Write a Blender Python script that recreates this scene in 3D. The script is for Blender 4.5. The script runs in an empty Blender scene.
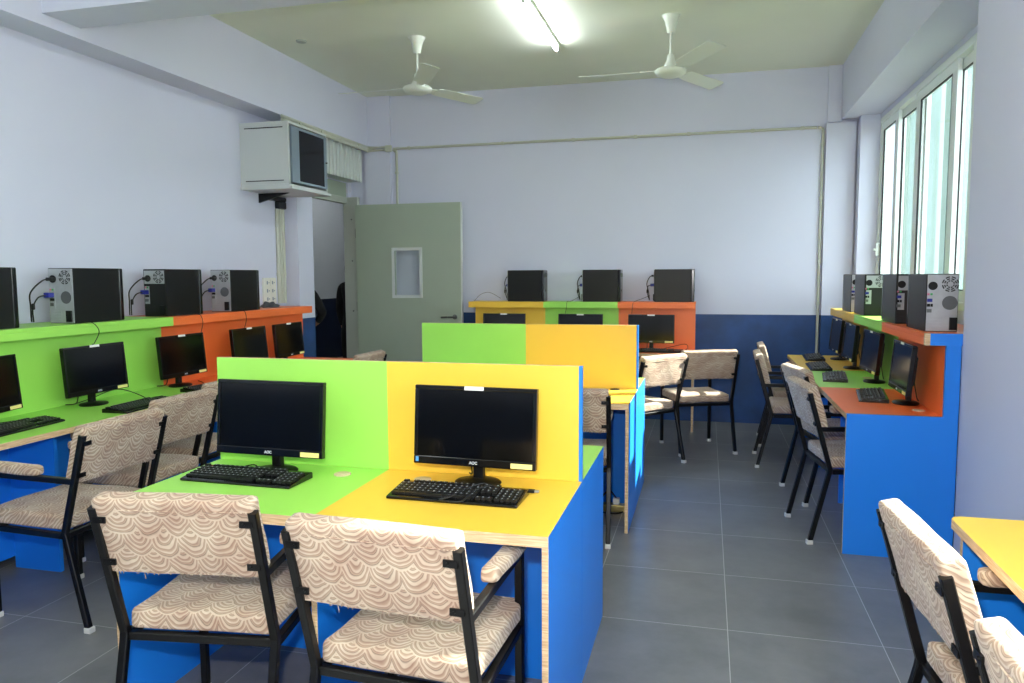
import bpy, bmesh, math, random
from mathutils import Vector, Matrix
random.seed(7)
PI = math.pi
S = bpy.context.scene
C = S.collection

# ------------------------------------------------------------------ materials
def lin(c):
    return tuple((x / 12.92 if x <= .04045 else ((x + .055) / 1.055) ** 2.4) for x in c)

def mat(name, rgb, rough=.5, metal=0., spec=.5, bump=0., bscale=200., vary=0., vscale=4., coat=0., emit=None, estr=0.):
    m = bpy.data.materials.new(name); m.use_nodes = True
    nt = m.node_tree; b = nt.nodes['Principled BSDF']
    col = lin(rgb) + (1,)
    b.inputs['Base Color'].default_value = col
    b.inputs['Roughness'].default_value = rough
    b.inputs['Metallic'].default_value = metal
    b.inputs['Specular IOR Level'].default_value = spec
    b.inputs['Coat Weight'].default_value = coat
    tc = nt.nodes.new('ShaderNodeTexCoord')
    if vary > 0:
        n = nt.nodes.new('ShaderNodeTexNoise'); n.inputs['Scale'].default_value = vscale; n.inputs['Detail'].default_value = 6
        nt.links.new(tc.outputs['Object'], n.inputs['Vector'])
        r = nt.nodes.new('ShaderNodeMapRange'); r.inputs['From Min'].default_value = .3; r.inputs['From Max'].default_value = .7
        r.inputs['To Min'].default_value = 1 - vary; r.inputs['To Max'].default_value = 1 + vary
        nt.links.new(n.outputs['Fac'], r.inputs['Value'])
        mx = nt.nodes.new('ShaderNodeVectorMath'); mx.operation = 'SCALE'
        mx.inputs[0].default_value = col[:3]
        nt.links.new(r.outputs[0], mx.inputs['Scale']); nt.links.new(mx.outputs[0], b.inputs['Base Color'])
    if bump > 0:
        n = nt.nodes.new('ShaderNodeTexNoise'); n.inputs['Scale'].default_value = bscale; n.inputs['Detail'].default_value = 3
        nt.links.new(tc.outputs['Object'], n.inputs['Vector'])
        bp = nt.nodes.new('ShaderNodeBump'); bp.inputs['Strength'].default_value = bump; bp.inputs['Distance'].default_value = .002
        nt.links.new(n.outputs['Fac'], bp.inputs['Height']); nt.links.new(bp.outputs[0], b.inputs['Normal'])
    if emit:
        b.inputs['Emission Color'].default_value = lin(emit) + (1,); b.inputs['Emission Strength'].default_value = estr
    return m

def math_node(nt, op, a, b=None, c=None):
    n = nt.nodes.new('ShaderNodeMath'); n.operation = op
    for i, v in enumerate((a, b, c)):
        if v is None: continue
        if isinstance(v, (int, float)): n.inputs[i].default_value = v
        else: nt.links.new(v, n.inputs[i])
    return n.outputs[0]

def wall_paint(name, dado=True, zline=1.085, navy_rgb=(.13, .25, .43), top=(.82, .83, .895)):
    m = bpy.data.materials.new(name); m.use_nodes = True
    nt = m.node_tree; b = nt.nodes['Principled BSDF']
    geo = nt.nodes.new('ShaderNodeNewGeometry')
    sp = nt.nodes.new('ShaderNodeSeparateXYZ'); nt.links.new(geo.outputs['Position'], sp.inputs[0])
    n = nt.nodes.new('ShaderNodeTexNoise'); n.inputs['Scale'].default_value = 1.3; n.inputs['Detail'].default_value = 7
    nt.links.new(geo.outputs['Position'], n.inputs['Vector'])
    up = nt.nodes.new('ShaderNodeMixRGB'); up.inputs[1].default_value = lin(tuple(x * .975 for x in top)) + (1,); up.inputs[2].default_value = lin(tuple(min(1, x * 1.02) for x in top)) + (1,)
    nt.links.new(n.outputs['Fac'], up.inputs[0])
    if dado:
        n2 = nt.nodes.new('ShaderNodeTexNoise'); n2.inputs['Scale'].default_value = 3.5; n2.inputs['Detail'].default_value = 8
        nt.links.new(geo.outputs['Position'], n2.inputs['Vector'])
        cr = nt.nodes.new('ShaderNodeValToRGB'); e = cr.color_ramp.elements
        e[0].position = .4; e[0].color = lin(navy_rgb) + (1,); e[1].position = .75; e[1].color = lin(tuple(x * 1.3 for x in navy_rgb)) + (1,)
        nt.links.new(n2.outputs['Fac'], cr.inputs[0])
        f = math_node(nt, 'GREATER_THAN', sp.outputs['Z'], zline)
        mx = nt.nodes.new('ShaderNodeMixRGB'); nt.links.new(f, mx.inputs[0]); nt.links.new(cr.outputs[0], mx.inputs[1]); nt.links.new(up.outputs[0], mx.inputs[2])
        nt.links.new(mx.outputs[0], b.inputs['Base Color'])
        r = math_node(nt, 'MULTIPLY_ADD', f, .22, .38); nt.links.new(r, b.inputs['Roughness'])
    else:
        nt.links.new(up.outputs[0], b.inputs['Base Color']); b.inputs['Roughness'].default_value = .6
    b.inputs['Specular IOR Level'].default_value = .35
    return m

def floor_mat():
    m = bpy.data.materials.new('grey floor tile'); m.use_nodes = True
    nt = m.node_tree; b = nt.nodes['Principled BSDF']
    geo = nt.nodes.new('ShaderNodeNewGeometry')
    sp = nt.nodes.new('ShaderNodeSeparateXYZ'); nt.links.new(geo.outputs['Position'], sp.inputs[0])
    def line(o, off, pitch):
        a = math_node(nt, 'SUBTRACT', o, off)
        a = math_node(nt, 'DIVIDE', a, pitch)
        fr = math_node(nt, 'FRACT', a)
        d = math_node(nt, 'ABSOLUTE', math_node(nt, 'SUBTRACT', fr, .5))
        g = math_node(nt, 'GREATER_THAN', d, .5 - .0016 / pitch)
        return g, math_node(nt, 'FLOOR', a)
    gx, ix = line(sp.outputs['X'], .106, .5955)
    gy, iy = line(sp.outputs['Y'], 3.763, .6)
    g = math_node(nt, 'MAXIMUM', gx, gy)
    wn = nt.nodes.new('ShaderNodeTexWhiteNoise'); cb = nt.nodes.new('ShaderNodeCombineXYZ')
    nt.links.new(ix, cb.inputs[0]); nt.links.new(iy, cb.inputs[1]); nt.links.new(cb.outputs[0], wn.inputs['Vector'])
    n = nt.nodes.new('ShaderNodeTexNoise'); n.inputs['Scale'].default_value = 3; n.inputs['Detail'].default_value = 9; n.inputs['Roughness'].default_value = .65
    ad = nt.nodes.new('ShaderNodeVectorMath'); ad.operation = 'MULTIPLY_ADD'; ad.inputs[1].default_value = (3, 3, 3)
    nt.links.new(wn.outputs['Color'], ad.inputs[0]); nt.links.new(geo.outputs['Position'], ad.inputs[2])
    nt.links.new(ad.outputs[0], n.inputs['Vector'])
    cr = nt.nodes.new('ShaderNodeValToRGB'); e = cr.color_ramp.elements
    e[0].position = .3; e[0].color = lin((.395, .40, .405)) + (1,); e[1].position = .75; e[1].color = lin((.51, .512, .515)) + (1,)
    nt.links.new(n.outputs['Fac'], cr.inputs[0])
    mx = nt.nodes.new('ShaderNodeMixRGB'); mx.inputs[2].default_value = lin((.74, .74, .73)) + (1,)
    nt.links.new(g, mx.inputs[0]); nt.links.new(cr.outputs[0], mx.inputs[1]); nt.links.new(mx.outputs[0], b.inputs['Base Color'])
    r = nt.nodes.new('ShaderNodeMapRange'); r.inputs['To Min'].default_value = .27; r.inputs['To Max'].default_value = .42
    nt.links.new(n.outputs['Fac'], r.inputs['Value']); nt.links.new(r.outputs[0], b.inputs['Roughness'])
    bp = nt.nodes.new('ShaderNodeBump'); bp.inputs['Strength'].default_value = .15; bp.inputs['Distance'].default_value = .002
    nt.links.new(math_node(nt, 'SUBTRACT', n.outputs['Fac'], g), bp.inputs['Height']); nt.links.new(bp.outputs[0], b.inputs['Normal'])
    return m

def fabric_mat():
    """cream upholstery printed with overlapping nested arcs"""
    m = bpy.data.materials.new('scallop print upholstery'); m.use_nodes = True
    nt = m.node_tree; b = nt.nodes['Principled BSDF']; L = nt.links.new
    tc = nt.nodes.new('ShaderNodeTexCoord'); oi = nt.nodes.new('ShaderNodeObjectInfo')
    nz = nt.nodes.new('ShaderNodeTexNoise'); nz.inputs['Scale'].default_value = 11; nz.inputs['Detail'].default_value = 2
    L(tc.outputs['Object'], nz.inputs['Vector'])
    w1 = nt.nodes.new('ShaderNodeVectorMath'); w1.operation = 'MULTIPLY_ADD'; w1.inputs[1].default_value = (.035, .035, .035)
    L(nz.outputs['Color'], w1.inputs[0]); L(tc.outputs['Object'], w1.inputs[2])
    sp = nt.nodes.new('ShaderNodeSeparateXYZ'); L(w1.outputs[0], sp.inputs[0])
    M = lambda op, a, b_=None, c_=None: math_node(nt, op, a, b_, c_)
    u = M('MULTIPLY_ADD', oi.outputs['Random'], 3.1, sp.outputs['X'])
    v = M('ADD', sp.outputs['Z'], sp.outputs['Y'])
    v = M('MULTIPLY_ADD', oi.outputs['Random'], 1.7, v)
    W, H, R, K = .084, .064, .0545, .42
    row = M('FLOOR', M('DIVIDE', v, H))
    rs = []
    for k in (3, 2, 1):                      # an upper row overlaps the row under it
        r = M('ADD', row, k)
        par = M('FLOORED_MODULO', r, 2)
        uu = M('MULTIPLY_ADD', par, W / 2, u)
        dx = M('MULTIPLY', M('SUBTRACT', M('FRACT', M('DIVIDE', uu, W)), .5), W)
        y = M('MULTIPLY', M('MULTIPLY_ADD', r, H, M('MULTIPLY', v, -1)), .70)
        q = M('ADD', M('MULTIPLY', dx, dx), M('MULTIPLY', y, y))
        ky = M('MULTIPLY', y, K)
        rt = M('SQRT', M('MULTIPLY_ADD', q, 1 - K * K, M('MULTIPLY', ky, ky)))
        rs.append(M('DIVIDE', M('SUBTRACT', rt, ky), 1 - K * K))
    d = rs[2]
    for a in (rs[1], rs[0]):
        ins = M('LESS_THAN', a, R)
        d = M('ADD', M('MULTIPLY', ins, a), M('MULTIPLY', M('SUBTRACT', 1, ins), d))
    t = M('FRACT', M('DIVIDE', d, .0165))
    cr = nt.nodes.new('ShaderNodeValToRGB'); cr.color_ramp.interpolation = 'LINEAR'
    e = cr.color_ramp.elements
    cream = lin((.80, .74, .675)) + (1,); tan = lin((.62, .53, .475)) + (1,); brown = lin((.47, .40, .36)) + (1,); mid = lin((.71, .625, .56)) + (1,)
    e[0].position = 0; e[0].color = brown; e[1].position = .14; e[1].color = cream
    for p, c in ((.34, cream), (.42, tan), (.60, mid), (.68, cream), (.78, cream), (.84, tan), (.95, mid)):
        x = e.new(p); x.color = c
    L(t, cr.inputs[0])
    # blotchy tint over the print, a little pinker or greyer from place to place
    n2 = nt.nodes.new('ShaderNodeTexNoise'); n2.inputs['Scale'].default_value = 14; n2.inputs['Detail'].default_value = 3
    L(tc.outputs['Object'], n2.inputs['Vector'])
    c2 = nt.nodes.new('ShaderNodeValToRGB'); c2.color_ramp.elements[0].color = lin((.90, .84, .80)) + (1,); c2.color_ramp.elements[1].color = lin((1, .99, .95)) + (1,)
    c2.color_ramp.elements[0].position = .35; c2.color_ramp.elements[1].position = .65
    L(n2.outputs['Fac'], c2.inputs[0])
    mx = nt.nodes.new('ShaderNodeMixRGB'); mx.blend_type = 'MULTIPLY'; mx.inputs[0].default_value = 1
    L(cr.outputs[0], mx.inputs[1]); L(c2.outputs[0], mx.inputs[2]); L(mx.outputs[0], b.inputs['Base Color'])
    b.inputs['Roughness'].default_value = .9; b.inputs['Specular IOR Level'].default_value = .15
    b.inputs['Sheen Weight'].default_value = .2
    bp = nt.nodes.new('ShaderNodeBump'); bp.inputs['Strength'].default_value = .35; bp.inputs['Distance'].default_value = .003
    L(t, bp.inputs['Height']); L(bp.outputs[0], b.inputs['Normal'])
    return m

def ply_mat():
    m = bpy.data.materials.new('bare plywood edge'); m.use_nodes = True
    nt = m.node_tree; b = nt.nodes['Principled BSDF']
    tc = nt.nodes.new('ShaderNodeTexCoord'); mp = nt.nodes.new('ShaderNodeMapping'); mp.inputs['Scale'].default_value = (3, 3, 60)
    n = nt.nodes.new('ShaderNodeTexNoise'); n.inputs['Scale'].default_value = 4; n.inputs['Detail'].default_value = 5
    nt.links.new(tc.outputs['Object'], mp.inputs[0]); nt.links.new(mp.outputs[0], n.inputs['Vector'])
    cr = nt.nodes.new('ShaderNodeValToRGB'); e = cr.color_ramp.elements
    e[0].position = .35; e[0].color = lin((.74, .60, .45)) + (1,); e[1].position = .65; e[1].color = lin((.89, .78, .62)) + (1,)
    nt.links.new(n.outputs['Fac'], cr.inputs[0]); nt.links.new(cr.outputs[0], b.inputs['Base Color'])
    b.inputs['Roughness'].default_value = .6
    return m

def glass_mat():
    m = bpy.data.materials.new('window glass'); m.use_nodes = True
    nt = m.node_tree; nt.nodes.clear()
    o = nt.nodes.new('ShaderNodeOutputMaterial'); mx = nt.nodes.new('ShaderNodeMixShader')
    t = nt.nodes.new('ShaderNodeBsdfTransparent'); t.inputs[0].default_value = (.965, .985, .975, 1)
    g = nt.nodes.new('ShaderNodeBsdfGlossy'); g.inputs['Roughness'].default_value = .03
    lw = nt.nodes.new('ShaderNodeLayerWeight'); lw.inputs['Blend'].default_value = .5
    f = math_node(nt, 'MULTIPLY_ADD', math_node(nt, 'POWER', lw.outputs['Facing'], 5), .45, .03)
    nt.links.new(f, mx.inputs[0]); nt.links.new(t.outputs[0], mx.inputs[1]); nt.links.new(g.outputs[0], mx.inputs[2])
    nt.links.new(mx.outputs[0], o.inputs[0])
    return m

GREEN = mat('green laminate', (.63, .88, .37), .38, vary=.02)
YELLOW = mat('yellow laminate', (.95, .775, .27), .38, vary=.02)
ORANGE = mat('orange laminate', (.96, .46, .22), .38, vary=.02)
BLUE = mat('blue laminate', (.10, .50, .90), .38, vary=.02)
PLY = ply_mat()
FAB = fabric_mat()
BLACKM = mat('black painted steel', (.03, .03, .034), .36, spec=.35, vary=.1, vscale=30)
CAPW = mat('white rubber foot', (.82, .82, .80), .6)
BPLA = mat('black matt plastic', (.03, .033, .036), .38, spec=.35, bump=.1, bscale=900)
BGLO = mat('black gloss plastic', (.035, .04, .045), .16)
SCREEN = mat('dark screen glass', (.035, .038, .04), .11, spec=.3)
KEYM = mat('black keycap', (.05, .052, .056), .45)
KEYP = mat('white key legend', (.75, .77, .80), .5)
LABW = mat('white paper sticker', (.92, .92, .90), .6)
LABY = mat('yellow paper sticker', (.95, .90, .55), .6)
LABB = mat('blue paper sticker', (.35, .62, .85), .5)
LOGO = mat('silver logo print', (.80, .82, .84), .35)
SILV = mat('galvanised steel sheet', (.72, .73, .74), .36, metal=.55, vary=.08, vscale=20)
DARKG = mat('dark grille', (.05, .05, .055), .6)
GREYG = mat('grey perforated mesh', (.38, .39, .40), .5, metal=.3)
CABLE = mat('black cable', (.03, .03, .033), .45)
BLUEP = mat('blue plastic plug', (.12, .16, .55), .4)
GRNP = mat('green plastic socket', (.25, .65, .35), .4)
PINKP = mat('pink plastic socket', (.85, .45, .55), .4)
WFAN = mat('cream fan enamel', (.88, .90, .86), .3)
DOORM = mat('grey green door enamel', (.63, .675, .605), .42, vary=.02)
FRAMEM = mat('grey door frame enamel', (.68, .70, .66), .4)
CABM = mat('light grey powder coat', (.80, .82, .81), .4)
CABD = mat('blue grey powder coat', (.50, .56, .61), .4)
SMOKE = mat('smoked door glass', (.02, .035, .06), .12, spec=.25)
CONDM = mat('cream pvc conduit', (.74, .75, .69), .4)
UPVC = mat('white window pvc', (.88, .91, .89), .35)
RUBBER = mat('black window gasket', (.05, .06, .06), .6)
GLASS = glass_mat()
CEILM = mat('ceiling paint', (.89, .905, .845), .75, vary=.025, vscale=1.5)
PAINT = wall_paint('lilac wall paint')
BEAMP = wall_paint('plain lilac paint', dado=False)
SWM = mat('ivory switch plate', (.88, .88, .84), .35)
CLOTHG = mat('dark grey cloth', (.30, .31, .32), .9, bump=.3, bscale=60)
BLKCLOTH = mat('black cotton', (.025, .025, .03), .9, bump=.3, bscale=80)
SKIN = mat('skin', (.66, .47, .37), .5)
HAIR = mat('black hair', (.03, .025, .02), .45)
TUBE = mat('lit fluorescent tube', (1, 1, 1), .4, emit=(.95, .98, 1.), estr=31)
FLOOR = floor_mat()
METAL = mat('brushed handle metal', (.45, .46, .45), .3, metal=.9)
BRASSY = mat('brass lock', (.75, .68, .45), .3, metal=.8)
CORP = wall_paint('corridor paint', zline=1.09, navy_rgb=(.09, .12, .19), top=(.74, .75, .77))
OUTW = mat('pale mint render', (.37, .44, .41), .8, vary=.06, vscale=1.2)
OUTP = mat('pale render band', (.50, .56, .52), .8)
GROUND = mat('sunny paving', (.35, .36, .34), .8, vary=.05)
GROM = mat('beige plastic grommet', (.80, .72, .60), .5)
HOLE = mat('dark opening', (.02, .02, .02), .8)

# ------------------------------------------------------------------ mesh helpers
class MB:
    def __init__(s): s.v = []; s.f = []; s.m = []; s.sm = []
    def add(s, vs, fs, mi=0, smooth=False):
        o = len(s.v); s.v += [tuple(v) for v in vs]
        for i, f in enumerate(fs):
            s.f.append(tuple(o + k for k in f)); s.m.append(mi[i] if isinstance(mi, (list, tuple)) else mi); s.sm.append(smooth)
        return s
    def box(s, x0, x1, y0, y1, z0, z1, mi=0, M=None, faces=None):
        """faces: dict of side ('-x','+x','-y','+y','-z','+z') -> material slot"""
        vs = [Vector(p) for p in ((x0, y0, z0), (x1, y0, z0), (x1, y1, z0), (x0, y1, z0), (x0, y0, z1), (x1, y0, z1), (x1, y1, z1), (x0, y1, z1))]
        if M: vs = [M @ v for v in vs]
        fs = [(0, 3, 2, 1), (4, 5, 6, 7), (0, 1, 5, 4), (2, 3, 7, 6), (0, 4, 7, 3), (1, 2, 6, 5)]
        ks = ['-z', '+z', '-y', '+y', '-x', '+x']
        ms = [(faces or {}).get(k, mi) for k in ks]
        return s.add(vs, fs, ms)
    def prism(s, poly, axis, a, b, mi=0, M=None):
        """extrude a 2D polygon along an axis from a to b"""
        def P(p, t):
            return {'x': (t, p[0], p[1]), 'y': (p[0], t, p[1]), 'z': (p[0], p[1], t)}[axis]
        n = len(poly); vs = [Vector(P(p, a)) for p in poly] + [Vector(P(p, b)) for p in poly]
        if M: vs = [M @ v for v in vs]
        fs = [tuple(range(n))[::-1], tuple(range(n, 2 * n))] + [(i, (i + 1) % n, n + (i + 1) % n, n + i) for i in range(n)]
        return s.add(vs, fs, mi)
    def sweep(s, path, prof, mi=0, smooth=False, up=Vector((1, 0, 0))):
        """sweep a closed 2D profile along a polyline with mitred corners"""
        path = [Vector(p) for p in path]; n = len(prof); vs = []
        for i, p in enumerate(path):
            d0 = (path[i] - path[i - 1]).normalized() if i > 0 else (path[1] - path[0]).normalized()
            d1 = (path[i + 1] - path[i]).normalized() if i < len(path) - 1 else d0
            t = (d0 + d1).normalized()
            if t.length < .1: t = d1
            a = up - t * up.dot(t)
            if a.length < .05: a = Vector((0, 0, 1)) - t * t.z
            if a.length < .05: a = Vector((0, 1, 0)) - t * t.y
            a.normalize(); b = t.cross(a)
            k = 1 / max(.5, t.dot(d1))
            for q in prof:
                vs.append(p + a * q[0] + b * q[1] * k)
        fs = []
        for i in range(len(path) - 1):
            for j in range(n):
                fs.append((i * n + j, i * n + (j + 1) % n, (i + 1) * n + (j + 1) % n, (i + 1) * n + j))
        o = (len(path) - 1) * n
        fs += [tuple(range(n))[::-1], tuple(range(o, o + n))]
        return s.add(vs, fs, mi, smooth)
    def sq(s, path, h=.0125, mi=0, up=Vector((1, 0, 0)), c=.003):
        p = [(-h, -h + c), (-h + c, -h), (h - c, -h), (h, -h + c), (h, h - c), (h - c, h), (-h + c, h), (-h, h - c)]
        return s.sweep(path, p, mi, False, up)
    def tube(s, path, r, n=10, mi=0):
        return s.sweep(path, [(r * math.cos(2 * PI * i / n), r * math.sin(2 * PI * i / n)) for i in range(n)], mi, True)
    def lathe(s, prof, c=(0, 0, 0), n=32, mi=0, axis='z', M=None, sx=1., sy=1.):
        """prof: list of (r, h) from bottom to top"""
        vs = []
        for r, h in prof:
            for i in range(n):
                a = 2 * PI * i / n; x, y = r * math.cos(a) * sx, r * math.sin(a) * sy
                p = {'z': (x, y, h), 'x': (h, x, y), 'y': (x, -h, y)}[axis]
                p = Vector(p) + Vector(c)
                vs.append(M @ p if M else p)
        fs = []
        for k in range(len(prof) - 1):
            for i in range(n):
                fs.append((k * n + i, k * n + (i + 1) % n, (k + 1) * n + (i + 1) % n, (k + 1) * n + i))
        fs += [tuple(range(n))[::-1], tuple(range((len(prof) - 1) * n, len(prof) * n))]
        return s.add(vs, fs, mi, True)
    def build(s, name, mats, parent=None, bevel=0., seg=2, loc=None, rot=None, kind=None):
        me = bpy.data.meshes.new(name); me.from_pydata(s.v, [], s.f)
        if not isinstance(mats, (list, tuple)): mats = [mats]
        for m in mats: me.materials.append(m)
        for p, mi, sm in zip(me.polygons, s.m, s.sm): p.material_index = mi; p.use_smooth = sm
        bm = bmesh.new(); bm.from_mesh(me); bmesh.ops.recalc_face_normals(bm, faces=bm.faces); bm.to_mesh(me); bm.free()
        if any(s.sm): me.set_sharp_from_angle(angle=math.radians(40))
        me.update()
        o = bpy.data.objects.new(name, me); C.objects.link(o)
        if parent: o.parent = parent
        if loc: o.location = loc
        if rot: o.rotation_euler = rot
        if bevel:
            b = o.modifiers.new('bevel', 'BEVEL'); b.width = bevel; b.segments = seg; b.limit_method = 'ANGLE'; b.angle_limit = math.radians(50)
        if kind: o['kind'] = kind
        return o

def thing(name, label, cat, loc=(0, 0, 0), rz=0., group=None):
    o = bpy.data.objects.new(name, None); C.objects.link(o)
    o.empty_display_size = .1
    o.location = loc; o.rotation_euler = (0, 0, rz)
    return tag(o, label, cat, group)

def tag(o, label, cat, group=None):
    o['label'] = label; o['category'] = cat
    if group: o['group'] = group
    return o

def dup(src, loc, rz, label, group=None):
    def cp(o, par):
        c = o.copy(); C.objects.link(c)
        if par is not None: c.parent = par
        for ch in list(o.children): cp(ch, c)
        return c
    r = cp(src, None); r.location = loc; r.rotation_euler = (0, 0, rz); r['label'] = label
    if group: r['group'] = group
    return r

def cushion(name, sx, sy, sz, r, parent, m, loc=(0, 0, 0), rot=(0, 0, 0), crown=0., n=14, wob=.0025, curve=0., seed=0):
    """padded rounded slab: grid box with rounded edges, a soft crown and slight wrinkles"""
    bm = bmesh.new(); bmesh.ops.create_cube(bm, size=1)
    bmesh.ops.subdivide_edges(bm, edges=bm.edges, cuts=n, use_grid_fill=True)
    hx, hy, hz = sx / 2, sy / 2, sz / 2
    rnd = random.Random(seed); ph = [rnd.uniform(0, 6) for _ in range(6)]
    for v in bm.verts:
        # crowd grid lines towards the edges so the rounding stays smooth
        q = [math.copysign(abs(2 * c) ** .6, c) for c in v.co]
        p = Vector((q[0] * hx, q[1] * hy, q[2] * hz))
        i = Vector((max(-hx + r, min(hx - r, p.x)), max(-hy + r, min(hy - r, p.y)), max(-hz + r, min(hz - r, p.z))))
        d = p - i
        if d.length > 1e-6: p = i + d.normalized() * r
        k = (1 - (p.x / hx) ** 2) * (1 - (p.y / hy) ** 2) if crown and sz <= min(sx, sy) else (1 - (p.x / hx) ** 2) * (1 - (p.z / hz) ** 2)
        if crown:
            if sz <= min(sx, sy): p.z += crown * k * (1 if p.z > 0 else .0)
            else: p.y += crown * k * (1 if p.y > 0 else -.6)
        p += Vector((math.sin(9 * p.z * 3 + ph[0] + 21 * p.y), math.sin(26 * p.x + ph[1] + 17 * p.z), math.sin(23 * p.x + ph[2] + 19 * p.y))) * wob
        if curve: p.y += curve * (p.x / hx) ** 2
        v.co = p
    me = bpy.data.meshes.new(name); bm.to_mesh(me); bm.free()
    for p in me.polygons: p.use_smooth = True
    me.materials.append(m)
    o = bpy.data.objects.new(name, me); C.objects.link(o); o.parent = parent; o.location = loc; o.rotation_euler = rot
    return o

def arc(pts, n=8):
    """Catmull-Rom through points"""
    P = [Vector(p) for p in pts]; P = [P[0]] + P + [P[-1]]; out = []
    for i in range(1, len(P) - 2):
        for k in range(n):
            t = k / n; a, b, c, d = P[i - 1], P[i], P[i + 1], P[i + 2]
            out.append(.5 * ((2 * b) + (-a + c) * t + (2 * a - 5 * b + 4 * c - d) * t * t + (-a + 3 * b - 3 * c + d) * t ** 3))
    return out + [P[-2]]

# ------------------------------------------------------------------ camera
cam = bpy.data.cameras.new('camera'); co = bpy.data.objects.new('camera', cam); C.objects.link(co)
f_px = 756.0; cam.sensor_fit = 'HORIZONTAL'; cam.sensor_width = 36; cam.lens = 36 * f_px / 1024
cam.clip_start = .02; cam.clip_end = 200
psi, th, ro = [math.radians(a) for a in (14.465, 4.949, -.288)]
Fw = Vector((-math.sin(psi) * math.cos(th), math.cos(psi) * math.cos(th), -math.sin(th)))
r0 = Vector((math.cos(psi), math.sin(psi), 0)); u0 = r0.cross(Fw)
Rv = r0 * math.cos(ro) + u0 * math.sin(ro); Uv = -r0 * math.sin(ro) + u0 * math.cos(ro)
M3 = Matrix((Rv, Uv, -Fw)).transposed()
co.matrix_world = Matrix.Translation((0, 0, 1.475)) @ M3.to_4x4()
S.camera = co

# ------------------------------------------------------------------ room
XL, XR, XW, YB, YF, ZC = -3.85, 1.24, 1.50, 7.80, -3.2, 3.42
T = .15
def slab(name, x0, x1, y0, y1, z0, z1, m, bevel=0.):
    return MB().box(x0, x1, y0, y1, z0, z1).build(name, m, kind='structure', bevel=bevel)

slab('floor', -7.2, 1.9, YF - .2, 15, -.1, 0, FLOOR)
slab('ceiling', -7.2, 1.9, YF - .2, 15, ZC, ZC + .15, CEILM)
# left wall with the doorway cut out of it (door opening Y 6.60..7.70, top z 2.26)
b = MB()
b.box(XL - .06, XL, YF, 6.66, 0, ZC).box(XL - .06, XL, 7.72, YB, 0, ZC).box(XL - .06, XL, 6.66, 7.72, 2.50, ZC)
b.build('wall_left', PAINT, kind='structure')
slab('wall_back', XL - .06, 1.66, YB, YB + .14, 0, ZC, PAINT)
slab('wall_front', XL - .14, 1.9, YF - .14, YF, 0, ZC, PAINT)
# right wall: thick near stretch with an added unseen window for more daylight, and the recessed window bay
W2 = (-2.6, 2.9, 1.15, 2.85)
b = MB()
b.box(XR, 1.9, YF, W2[0], 0, ZC).box(XR, 1.9, W2[0], W2[1], 0, W2[2]).box(XR, 1.9, W2[0], W2[1], W2[3], ZC).box(XR, 1.9, W2[1], 4.20, 0, ZC)
W1 = (5.08, 7.62, 1.25, 2.88)
b.box(XW, 1.66, 4.20, W1[0], 0, ZC).box(XW, 1.66, W1[1], YB, 0, ZC).box(XW, 1.66, W1[0], W1[1], 0, W1[2]).box(XW, 1.66, W1[0], W1[1], W1[3], ZC)
b.build('wall_right', BEAMP, kind='structure')
# beams, pilasters
slab('trim_1', XL, -3.62, YF, YB, 2.885, ZC, BEAMP)                     # beam along the left wall
slab('trim_2', -3.62, XR, 3.57, 3.84, 2.95, ZC, BEAMP)                # beam across the room
slab('trim_3', 1.19, XW, 4.20, YB - .04, 2.92, ZC, BEAMP)             # beam over the window bay
slab('trim_4', XL, -3.70, 6.38, 6.66, 0, 2.885, PAINT)                 # pilaster before the doorway
slab('trim_5', 1.06, 1.32, YB - .05, YB, 0, 2.89, PAINT)              # pilaster, back right corner
slab('trim_6', 1.335, XW, 7.62, YB - .05, 0, 2.92, PAINT)             # window reveal
slab('trim_7', -3.66, -3.36, YB - .04, YB, 0, ZC, PAINT)              # pilaster, back left corner
slab('trim_8', 1.07, 1.19, YB - .03, YB, 2.90, ZC, BEAMP)


# corridor beyond the doorway
slab('wall_corridor_far', -6.7, -6.55, 1.5, 15, 0, ZC, CORP)
slab('wall_corridor_end', -6.55, XL, 14.5, 14.65, 0, ZC, CORP)
slab('wall_corridor_start', -6.55, XL - .06, 3.5, 3.65, 0, ZC, CORP)
slab('wall_corridor_near', XL - .06, XL, YB + .14, 14.5, 0, ZC, CORP)

# ------------------------------------------------------------------ windows
def window(name, x, y0, y1, z0, z1, sashes):
    f = MB(); t = .05
    f.box(x, x + .09, y0, y1, z1 - t, z1).box(x, x + .09, y0, y1, z0, z0 + t).box(x, x + .09, y0, y0 + t, z0 + t, z1 - t).box(x, x + .09, y1 - t, y1, z0 + t, z1 - t)
    fr = f.build(name, UPVC, bevel=.003, kind='structure')
    for k, (a, b_, off, wl, wr) in enumerate(sashes):
        xs = x + .008 + off; g = MB(); za, zb = z0 + t, z1 - t
        h = .07
        g.box(xs, xs + .03, a, b_, zb - h, zb).box(xs, xs + .03, a, b_, za, za + h).box(xs, xs + .03, a, a + wl, za + h, zb - h).box(xs, xs + .03, b_ - wr, b_, za + h, zb - h)
        sh = g.build('window_sash', UPVC, fr, bevel=.003)
        q = MB(); e = .006
        q.box(xs - .001, xs + .012, a + wl, a + wl + e, za + h, zb - h).box(xs - .001, xs + .012, b_ - wr - e, b_ - wr, za + h, zb - h)
        q.box(xs - .001, xs + .012, a + wl + e, b_ - wr - e, zb - h - e, zb - h).box(xs - .001, xs + .012, a + wl + e, b_ - wr - e, za + h, za + h + e)
        q.build('gasket', RUBBER, sh)
        MB().box(xs + .012, xs + .018, a + wl, b_ - wr, za + h, zb - h).build('window_pane', GLASS, sh)
    return fr
w = window('window_1', XW - .0, *W1[:2], *W1[2:], [(6.98, 7.57, 0., .09, .06), (6.28, 7.07, .036, .08, .08), (5.45, 6.42, 0., .10, .12), (5.13, 5.56, .036, .06, .08)])
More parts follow.
